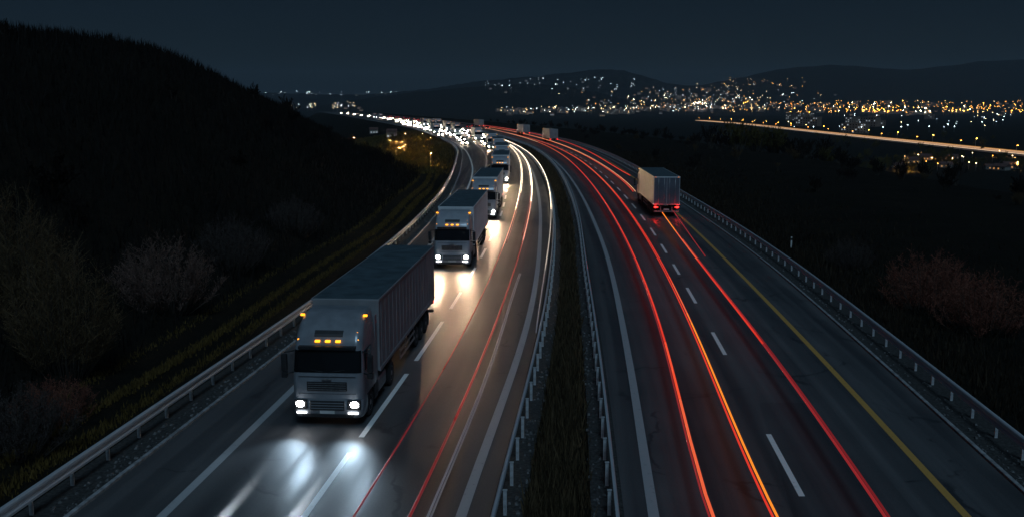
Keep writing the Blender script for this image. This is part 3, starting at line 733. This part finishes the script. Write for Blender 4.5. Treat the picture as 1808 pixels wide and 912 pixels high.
def twigs(seed, h, spread, levels=4, stems=7, leaf=1500, lsize=.05):
    r = random.Random(seed); stem = MB(); tw = MB(); tips = []
    def grow_(p, d, L, rad, lev):
        q = p+d*L; k = [p, p+d*L*.5+Vector((r.uniform(-1, 1), r.uniform(-1, 1), 0))*L*.06, q]
        (stem if lev >= levels-1 else tw).tube(k, [rad, rad*.8, rad*.55], 4 if lev >= levels-1 else 3, cap=False, sm=False)
        if lev == 0: tips.append((p, q)); return
        for i in range(r.choice((3, 4, 4))):
            f = r.uniform(.35, 1.); nd = (d+Vector((r.gauss(0, .45), r.gauss(0, .45), r.uniform(-.05, .45)))).normalized()
            grow_(p+d*L*f, nd, L*r.uniform(.5, .72), rad*.5, lev-1)
    for i in range(stems):
        a = r.uniform(0, 6.28); sp = spread*r.uniform(.1, 1)
        d = Vector((math.cos(a)*sp, math.sin(a)*sp, 1)).normalized()
        grow_(Vector((math.cos(a)*.25*spread*h*.3, math.sin(a)*.25*spread*h*.3, -.2)), d, h*r.uniform(.36, .46), .03*h/3+.01, levels-1)
    lf = 0
    while lf < leaf and tips:
        p, q = r.choice(tips); c = p.lerp(q, r.uniform(.2, 1.1)); a = Vector((r.gauss(0, 1), r.gauss(0, 1), r.gauss(0, 1))).normalized()*lsize*r.uniform(.6, 1.4); b = a.cross(Vector((r.gauss(0, 1), r.gauss(0, 1), r.gauss(0, 1)))).normalized()*lsize*.6
        tw.add([c-a, c+b, c+a, c-b], [(0, 1, 2, 3)]); lf += 1
    return stem, tw
TW = [foliage('pale_twigs', (.046, .030, .015), (.135, .090, .045)), foliage('reddish_twigs', (.075, .045, .036), (.20, .125, .10)), foliage('dark_twigs', (.007, .0055, .0045), (.024, .018, .014)),
      foliage('olive_leaves', (.05, .045, .012), (.14, .11, .03)), foliage('red_leaves', (.10, .034, .022), (.26, .10, .068)), foliage('grey_twigs', (.028, .022, .020), (.080, .064, .058))]
BUSH = []
for i, (h, sp, st, lv, lf, ls) in enumerate([(5.2, .45, 10, 4, 5200, .055), (3.4, .85, 12, 4, 4200, .05), (2.4, .8, 7, 3, 900, .06), (4.2, .5, 6, 3, 1200, .08), (4.4, .7, 8, 3, 2600, .11), (6.5, .38, 7, 3, 1500, .09)]):
    s_, t_ = twigs(i+3, h, sp, lv, st, lf, ls); BUSH.append((s_.mesh('stems', BK), t_))
for q in ((11, 5.4, 2.1, 90, 60), (12, 3.0, 2.1, 90, 52)):
    s_, t_ = feathery(*q); BUSH.append((s_.mesh('stems', BK), t_))
BM = {}
def bush(kind, tone, x, y, label, group=None, k=1., name='bush', cat='bush', sink=.1):
    key = (kind, tone)
    if key not in BM: BM[key] = BUSH[kind][1].mesh('crown', TW[tone])
    t = thing(name, label, cat, (x, y, float(terrain(x, y))-sink), random.uniform(0, 6.28), group); t.scale = (k, k, k*random.uniform(.9, 1.12))
    link(bpy.data.objects.new('stems', BUSH[kind][0]), t); link(bpy.data.objects.new('crown', BM[key]), t)
    return t
def on_hill(px, py):
    p = hit(px, py, 20, 400); return p[0], p[1]
x, y = on_hill(115, 655); bush(6, 0, x, y, 'tall pale twiggy bush at the left edge of the picture on the hill foot', k=.95)
x, y = on_hill(35, 560); bush(6, 0, x, y, 'pale bush half cut off by the left picture edge, behind the tall one', k=.95)
x, y = on_hill(295, 545); bush(7, 1, x, y, 'rounded reddish grey bush standing alone above the left verge', k=1.15)
x, y = on_hill(410, 475); bush(7, 5, x, y, 'dim wide grey bush on the hill foot, next after the reddish one', k=1.1)
x, y = on_hill(520, 415); bush(7, 5, x, y, 'dark low bush on the hill foot towards the bend', k=1.)
x, y = on_hill(30, 800); bush(7, 5, x, y, 'dark brown low bush in the lower left corner', k=.8)
x, y = on_hill(100, 745); bush(7, 4, x, y, 'small dark red bush below the tall pale bush', k=.6)
GB = 'dark bushes scattered over the left hill'
for i in range(40):
    y = random.uniform(24, 165); d = random.uniform(9, 24); x = float(at('Lrail', y))-d
    bush(random.choice((1, 2, 3, 4)), 2, x, y, 'dark leafless bush somewhere on the black slope of the left hill', GB, random.uniform(.5, .85))
GS = 'shrubs along the skyline of the left hill'
for i in range(90):
    y = 30+i*1.5+random.uniform(-1, 1); x = float(at('Lrail', y))-random.uniform(27, 38)
    bush(random.choice((2, 3, 3, 5)), 2, x, y, 'thin black shrub on the skyline of the left hill', GS, random.uniform(.16, .38))
# right bank
x, y = un(1500, 452); bush(7, 5, x, y, 'dim grey twiggy bush on the right bank near the small post', k=.75)
x, y = un(1640, 520); bush(7, 4, x, y, 'wide dull red bush on the right bank', k=1.25)
x, y = un(1740, 555); bush(7, 4, x, y, 'dull red bush at the right picture edge', k=1.2)
x, y = un(1420, 420); bush(2, 2, x+1, y+3, 'low dark bush behind the small post on the right bank', k=.9)
GRB = 'dark bushes on the bank beyond the right guardrail'
for i in range(64):
    y = 38+random.random()**1.3*330; d = random.uniform(9, 58); x = float(at('Rrail', y))+d
    bush(random.choice((1, 2, 3, 4, 4)), random.choice((2, 2, 2, 0)), x, y, 'dark bush among many on the black bank right of the motorway', GRB, random.uniform(.55, 1.0))
GRE = 'trees along the far edge of the right bank'
for i in range(70):
    y = 110+i*8.+random.uniform(-3, 3); x = float(at('Rrail', y))+random.uniform(40, 56)
    bush(random.choice((4, 5, 4)), 2, x, y, 'small dark tree along the edge where the right bank drops to the valley', GRE, random.uniform(.7, 1.0), 'tree', 'tree')
# left, past the hill: bushes beside the bend, lit by added lamps
GLB = 'yellowish bushes inside the bend'
for i in range(20):
    y = random.uniform(175, 430); d = random.uniform(2.5, 70)*(y/430)**.5; x = float(at('Lrail', y))-d
    bush(random.choice((1, 2, 4, 4)), 3, x, y, 'bushy yellowish shrub in the lit hollow inside the bend', GLB, random.uniform(.5, .95))

# small marker post on the right bank
x, y = un(1397, 428)
t = thing('marker_post', 'small pale marker post standing on the right bank behind the guardrail', 'marker post', (x, y, float(terrain(x, y))))
m = MB(); m.box(-.06, .06, -.05, .05, 0, 1.0, .02); m.build('post', M['plate'], t)
m = MB(); m.box(-.061, .061, -.056, -.051, .72, .9); m.build('reflector', M['dark'], t)

# ------------------------------------------------------------------ the town in the valley
LAMP = dict(w=emit('lamp_white', (.72, .90, 1), 34), y=emit('lamp_warm', (1, .66, .30), 28), o=emit('lamp_orange', (1, .36, .05), 24), b=emit('lamp_bright', (1, .85, .58), 110), g=emit('lamp_gold', (1, .48, .06), 55), d=emit('lamp_dim', (.70, .88, 1), 9), e=emit('lamp_dim_warm', (1, .50, .18), 10))
WALLS = [mat('house_plaster', (.20, .19, .17), .8, var=.2, scale=.3), mat('house_brick', (.22, .15, .11), .8, var=.25, scale=.3), mat('concrete_wall', (.15, .15, .15), .8, var=.2, scale=.2)]
TILE = mat('roof_tile', (.10, .05, .04), .8, var=.3, scale=.5)
LIT = [emit('lit_window_warm', (1, .60, .24), .55), emit('lit_window_white', (.8, .92, 1), .45), emit('lit_window_orange', (1, .45, .10), .6)]
DKW = M['glass']
def lamp_mesh(c):
    m = MB(); m.tube([(0, 0, -1), (0, 0, 8.4)], [.12, .08], 5, 0); m.tube([(0, 0, 8.3), (0, -.6, 8.7), (0, -1.3, 8.75)], .06, 4, 0)
    m.box(-.42, .42, -1.9, -1.1, 8.52, 8.78, .08, 1)
    return m.mesh('street_lamp', [M['post'], LAMP[c]])
def house_mesh(v, w):
    r = random.Random(v); W_, D_, H_ = r.uniform(8, 12), r.uniform(8, 10), r.uniform(3.2, 6)
    m = MB(); m.box(-W_/2, W_/2, -D_/2, D_/2, -2, H_)
    m.add([(-W_/2-.4, -D_/2-.4, H_), (W_/2+.4, -D_/2-.4, H_), (W_/2+.4, D_/2+.4, H_), (-W_/2-.4, D_/2+.4, H_), (-W_/2-.4, 0, H_+2.6), (W_/2+.4, 0, H_+2.6)], [(0, 1, 5, 4), (2, 3, 4, 5), (0, 4, 3), (1, 2, 5), (3, 2, 1, 0)], 1)
    for fl in range(int(H_//2.9)):
        for k in range(3):
            xx = -W_/2+W_*(k+.5)/3; lit = r.random() < .5
            m.box(xx-.6, xx+.6, -D_/2-.05, -D_/2+.02, .9+fl*2.8, 2.2+fl*2.8, 0, 2 if lit or (k == 1 and fl == 0) else 3)
    return m.mesh('house', [WALLS[v % 2], TILE, LIT[w], DKW])
def block_mesh(v, w):
    r = random.Random(v+50); W_, D_, n = r.uniform(18, 34), 12, r.randint(3, 6); H_ = 3*n
    m = MB(); m.box(-W_/2, W_/2, -D_/2, D_/2, -3, H_); m.box(-W_/2-.2, W_/2+.2, -D_/2-.2, D_/2+.2, H_, H_+.5); m.box(-2, 2, -2, 2, H_+.5, H_+2.8)
    nw = int(W_/3.4)
    for fl in range(n):
        for k in range(nw):
            xx = -W_/2+W_*(k+.5)/nw; m.box(xx-.7, xx+.7, -D_/2-.05, -D_/2+.02, .9+fl*3, 2.3+fl*3, 0, 1 if r.random() < .22 else 2)
    return m.mesh('apartment_block', [WALLS[2-(v % 3 == 1)], LIT[w], DKW])
LM = {c: lamp_mesh(c) for c in LAMP}; HM = [[house_mesh(v*3+w, w) for w in range(3)] for v in range(3)]; AM = [[block_mesh(v*3+w, w) for w in range(3)] for v in range(3)]
count = dict(lamp=0, house=0, block=0); rest_lamps = []
def town(n, xr, yr, kinds, cols, place_name, wins=(0, 1), gx=None, ksc=1.):
    """lights and houses of one quarter, set on the terrain seen between these lines of sight"""
    made = 0; tries = 0
    while made < n and tries < n*6:
        tries += 1
        px = gx() if gx else random.uniform(*xr); p = hit(px, random.triangular(yr[0], yr[1], yr[0]+.84*(yr[1]-yr[0])) if yr[1]-yr[0] > 40 else random.uniform(*yr))
        if p is None: continue
        x, y, z = p; kd = random.choices(('lamp', 'house', 'block'), kinds)[0]
        d = math.hypot(x, y); k = min(1.7, max(.85, d/2000))*ksc
        if kd == 'lamp':
            c = random.choice(cols)
            if count['lamp'] >= 255: rest_lamps.append((x, y, z, c, k)); made += 1; continue
            o = link(bpy.data.objects.new('street_lamp', LM[c]))
            cn = dict(w='cold white', y='warm white', o='orange', b='dazzling pale yellow', g='golden', d='faint white', e='faint warm')[c]
            tag(o, f'tiny {cn} street lamp {place_name}', 'street lamp', f'{cn} lamps {place_name}')
            s = k
        elif kd == 'house':
            if count['house'] >= 300: continue
            wv = random.choice(wins); v = random.randrange(3); o = link(bpy.data.objects.new('house', HM[v][wv]))
            tag(o, f'tiny dark house with lit windows {place_name}', 'house', f'houses {place_name}'); s = random.uniform(.9, 1.3)*(ksc if ksc < 1 else 1)
        else:
            wv = random.choice(wins); v = random.randrange(3); o = link(bpy.data.objects.new('apartment_block', AM[v][wv]))
            tag(o, f'tiny block with lit windows {place_name}', 'apartment block', f'blocks {place_name}'); s = random.uniform(.9, 1.2)
        count[kd] += 1; o.location = (x, y, z); o.scale = (s, s, s); o.rotation_euler[2] = math.atan2(-x, y)+random.uniform(-.5, .5); made += 1
town(34, (455, 700), (164, 174), (3, 1, 0), 'wwdd', 'on the low ridge at the left horizon', (1,))
town(52, (850, 1130), (142, 165), (5, 1, 0), 'wwddd', 'on the middle hillside', (1,))
town(95, (880, 1130), (194, 206), (5, 1, 1), 'wyywdeb', 'in the row below the middle hill', (0, 1))
town(16, (1090, 1420), (172, 200), (1, 0, 0), 'b', 'in the heart of the town')
town(470, (1090, 1420), (152, 205), (9, 1.2, .4), 'wwyyyoddeeedo', 'in the heart of the town', (0, 1), gx=lambda: random.gauss(1250, 88))
town(34, (1270, 1420), (140, 160), (4, 1, 0), 'oyee', 'on the slope right of town', (0, 2))
town(24, (1440, 1790), (188, 203), (1, 0, 0), 'gbg', 'in the orange right quarter')
town(320, (1390, 1806), (184, 207), (9, 1, .5), 'ooogyoeeo', 'in the orange right quarter', (2, 0))
town(60, (1360, 1790), (208, 236), (5, 0, 1), 'wwdyd', 'below the orange quarter', (1,))
town(22, (1560, 1790), (278, 302), (3, 2, 0), 'oye', 'among trees below the valley road', (2,), ksc=.5)
town(36, (500, 640), (187, 199), (4, 1, 0), 'ywyw', 'beyond the motorway end', (0,))
if rest_lamps:
    cs = 'wyobgde'; m = MB()
    for x, y, z, c, k in rest_lamps:
        m.tube([(x, y, z-1), (x, y, z+8.4*k)], .1*k, 4, 0); m.box(x-.42*k, x+.42*k, y-.4*k, y+.4*k, z+8.4*k, z+8.66*k, .06*k, 1+cs.index(c))
    tag(m.build('distant_lamps', [M['post']]+[LAMP[c] for c in cs]), 'sprinkling of the smallest lamps across the town', 'lamps', kind='stuff')
# industrial works with golden floodlights
STEEL = mat('works_steel', (.20, .19, .18), .6, var=.3, scale=.4)
def works(px, py, h, w, label, kind):
    p = hit(px, py)
    if p is None: return
    t = thing('factory', label, 'factory', p); t.rotation_euler[2] = math.atan2(-p[0], p[1])
    m = MB(); m.box(-w/2, w/2, -8, 8, -2, h*.35); m.build('hall', STEEL, t)
    m = MB(); m.tube([(w*.2, 0, 0), (w*.2, 0, h)], [2.2, 1.5], 10); m.tube([(w*.32, 0, 0), (w*.32, 0, h*.7)], [1.8, 1.5], 10); m.build('chimney', STEEL, t)
    for k in range(5):
        m = MB(); m.box(-.9, .9, -.5, .5, -.5, .5, .1); o = m.build('floodlight', LAMP[kind], t); o.location = (-w/2+w*(k+.5)/5, -8.8, h*(.28+.1*((k*7) % 3)))
    m = MB(); m.box(-1., 1., -.6, .6, -.5, .5, .1); o = m.build('floodlight', LAMP['b'], t); o.location = (w*.2, -2.6, h*.86)
works(1536, 200, 38, 60, 'golden-lit factory with a tall chimney, leftmost of the works on the right', 'g')
works(1560, 201, 30, 70, 'golden-lit factory hall with floodlights, second of the works on the right', 'g')
works(1590, 201, 26, 60, 'factory with orange floodlights in the middle of the right quarter', 'o')
works(1625, 202, 24, 70, 'long factory with pale floodlights, fourth of the works on the right', 'b')
works(1695, 200, 28, 60, 'lone golden-lit factory towards the right picture edge', 'g')
works(1320, 188, 40, 40, 'bright yellow-lit tower works right of the town centre', 'g')
works(1235, 186, 24, 60, 'dazzling pale lit hall in the middle of the town', 'b')

# valley road on the right, with its own streaks and lamps
VP = [(2150, 309), (1990, 293), (1808, 274), (1640, 256), (1500, 241), (1400, 230), (1310, 220), (1235, 214)]
vp = [un(a, b, VALLEY) for a, b in VP]; vx = pchip(sorted([(b, a) for a, b in vp])); vy = np.linspace(min(b for a, b in vp), max(b for a, b in vp), 90)
me = bpy.data.meshes.new('valley_road'); Vv = []
for y in vy:
    x = float(vx(y)); Vv += [(x-13, float(y), VALLEY+.5), (x+13, float(y), VALLEY+.5)]
me.from_pydata(Vv, [], [(2*i, 2*i+1, 2*i+3, 2*i+2) for i in range(len(vy)-1)]); me.materials.append(M['asphalt']); structure('road', me, 'far road through the valley on the right', 'road')
def vstreak(dx, r, mt, label):
    m = MB(); m.tube([(float(vx(y))+dx, float(y), VALLEY+1.5) for y in vy], r, 6); tag(m.build('light_trail', mt), label, 'light streak')
vstreak(-5, .2, E_('valley_amber', (1, .42, .12), .5), 'amber light streak in the middle of the valley road')
vstreak(5, .2, E_('valley_rose', (1, .62, .45), .5), 'rosy light streak between the warm and golden ones on the valley road')
vstreak(-8, .24, E_('valley_white', (1, .72, .48), .9), 'pale light streak on the near side of the valley road')
vstreak(1, .24, E_('valley_warm', (1, .55, .28), .7), 'warm light streak on the far side of the valley road')
vstreak(9, .22, E_('valley_gold', (1, .45, .08), .6), 'golden light streak along the back edge of the valley road')
for i, y in enumerate(np.linspace(520, 1900, 34)):
    o = link(bpy.data.objects.new('street_lamp', LM['og'[i % 2]])); x = float(vx(y))+(15 if i % 2 else -15); o.location = (x, float(y), VALLEY+.3); o.scale = (.8,)*3
    tag(o, 'small orange street lamp beside the valley road', 'street lamp', 'lamps along the valley road')
# trees lit by those lamps
GV = 'trees below the valley road'
for i in range(70):
    p = hit(random.uniform(1250, 1800), random.uniform(240, 312))
    if p: bush(random.choice((4, 5)), random.choice((3, 3, 2)), p[0], p[1], 'small bushy tree in the dark valley near the road', GV, random.uniform(1.2, 2.0), 'tree', 'tree')
# unseen lamps added to light the bushes in the hollow inside the bend
GHL = 'added lamps in the hollow inside the bend'
added_lamp = emit('added_lamp_glow', (1, .50, .12), 2600)
hm = MB(); hm.tube([(0, 0, -1), (0, 0, 3.3)], [.07, .05], 6, 0); hm.tube([(0, 0, 3.2), (0, -.4, 3.5), (0, -.7, 3.5)], .04, 5, 0); hm.box(-.2, .2, -1.1, -.6, 3.42, 3.52, .03, 0); hm.box(-.17, .17, -1.07, -.63, 3.405, 3.418, 0, 1)
for q in ((-.2, -.185, -1.1, -.6), (.185, .2, -1.1, -.6), (-.185, .185, -1.1, -1.085), (-.185, .185, -.615, -.6)): hm.box(q[0], q[1], q[2], q[3], 3.36, 3.418, 0, 0)
hme = hm.mesh('street_lamp', [M['frame'], added_lamp])
for i in range(13):
    y = 164+i*13+random.uniform(-4, 4); x = float(at('Lrail', y))-random.uniform(4, 9+i*2.4)
    o = link(bpy.data.objects.new('street_lamp', hme)); o.location = (x, y, float(terrain(x, y))); o.scale = (.75,)*3; o.rotation_euler[2] = random.uniform(0, 6.28)
    tag(o, 'small warm lamp added to light the bushes inside the bend', 'street lamp', GHL)
    for k in range(6):
        a = random.uniform(0, 6.28); q = random.uniform(2.2, 7); bx, by = x+q*math.cos(a), y+q*math.sin(a)
        if float(at('Lrail', by))-bx > 1.8: bush(random.choice((1, 4, 4, 7)), 3, bx, by, 'bushy yellowish shrub in the lit hollow inside the bend', GLB, random.uniform(.35, .7))
tag(blades('hollow_grass', 30000, lambda y: at('Lrail', y)-.8-rng.gamma(1.6, 9, len(y)), lambda n: rng.uniform(150, 400, n), lambda n: rng.uniform(.2, .8, n), foliage('rough_grass', (.03, .024, .008), (.10, .075, .022)), .6, .03), 'rough yellowish grass in the hollow inside the bend', 'grass', kind='stuff')
GVL = 'added low lamps among the trees below the valley road'  # same lamp heads, added here so that the trees look lit
for i in range(14):
    p = hit(random.uniform(1540, 1800), random.uniform(276, 306))
    if p:
        o = link(bpy.data.objects.new('street_lamp', hme)); o.location = p; o.scale = (1.1,)*3; o.rotation_euler[2] = random.uniform(-.6, .6)
        tag(o, 'low amber lamp added to light the trees below the valley road', 'street lamp', GVL)
        for k in range(3):
            a = random.uniform(0, 6.28); q = random.uniform(4, 9); bush(random.choice((4, 5)), 3, p[0]+q*math.cos(a), p[1]+q*math.sin(a), 'bushy yellowish tree lit by added low lamps below the valley road', 'lit trees below the valley road', random.uniform(.9, 1.5), 'tree', 'tree')
for i in range(10):
    p = hit(random.uniform(1530, 1806), random.uniform(276, 312))
    if p: bush(random.choice((4, 5, 4)), 3, p[0], p[1], 'bushy yellowish tree lit by added low lamps below the valley road', 'lit trees below the valley road', random.uniform(1., 1.7), 'tree', 'tree')
for i, (px, py) in enumerate(((692, 243), (660, 236))):
    p = hit(px, py, 120, 900)
    if p:
        o = link(bpy.data.objects.new('house', HM[i % 3][1])); o.location = p; o.scale = (.42,)*3; o.rotation_euler[2] = .2*i; tag(o, 'small house with pale lit windows among the bushes inside the bend', 'house', 'houses inside the bend')

# ------------------------------------------------------------------ light: night sky and a soft moon
w = bpy.data.worlds.new('World'); S.world = w; w.use_nodes = True; nt = w.node_tree
bg = nt.nodes['Background']; sky = nt.nodes.new('ShaderNodeTexSky'); sky.sky_type = 'NISHITA'; sky.sun_disc = False
EL, AZ = 52, 170      # moon behind the camera
sky.sun_elevation = R(EL); sky.sun_rotation = R(AZ); sky.dust_density = 1.5
mx = nt.nodes.new('ShaderNodeMix'); mx.data_type = 'RGBA'; mx.blend_type = 'MULTIPLY'; mx.inputs['Factor'].default_value = 1; mx.inputs['B'].default_value = (.45, .69, .97, 1)
nt.links.new(sky.outputs['Color'], mx.inputs['A']); nt.links.new(mx.outputs['Result'], bg.inputs['Color'])
bg.inputs['Strength'].default_value = .0027
sl = bpy.data.lights.new('moon', 'SUN'); sl.energy = .86; sl.angle = R(18); sl.color = (.46, .74, 1)
so = link(bpy.data.objects.new('moon', sl))
az = R(AZ); dirv = Vector((math.sin(az)*math.cos(R(EL)), math.cos(az)*math.cos(R(EL)), math.sin(R(EL))))
so.rotation_euler = dirv.to_track_quat('Z', 'Y').to_euler()

HAZE = 1
if HAZE:
    m = bpy.data.materials.new('night_haze'); m.use_nodes = True; t = m.node_tree; t.nodes.clear()
    out = t.nodes.new('ShaderNodeOutputMaterial'); v = t.nodes.new('ShaderNodeVolumePrincipled'); v.inputs['Density'].default_value = 8e-5; v.inputs['Color'].default_value = (.62, .82, 1, 1); v.inputs['Anisotropy'].default_value = .2
    t.links.new(v.outputs['Volume'], out.inputs['Volume'])
    mb = MB(); mb.box(-5400, 6200, -80, 9300, -60, 330); h = mb.build('haze', m); h['kind'] = 'stuff'

vs = S.view_settings; vs.view_transform = 'Standard'; vs.look = 'None'; vs.exposure = 0; vs.gamma = 1; vs.use_curve_mapping = False
S.cycles.use_denoising = True; S.cycles.use_light_tree = True
S.cycles.sample_clamp_indirect = 4; S.cycles.max_bounces = 5; S.cycles.diffuse_bounces = 2; S.cycles.glossy_bounces = 2; S.cycles.volume_bounces = 0; S.cycles.caustics_reflective = False; S.cycles.caustics_refractive = False
print('COUNTS', count, len(rest_lamps), 'cars', used, 'lorries', nl, 'objects', len(S.objects))
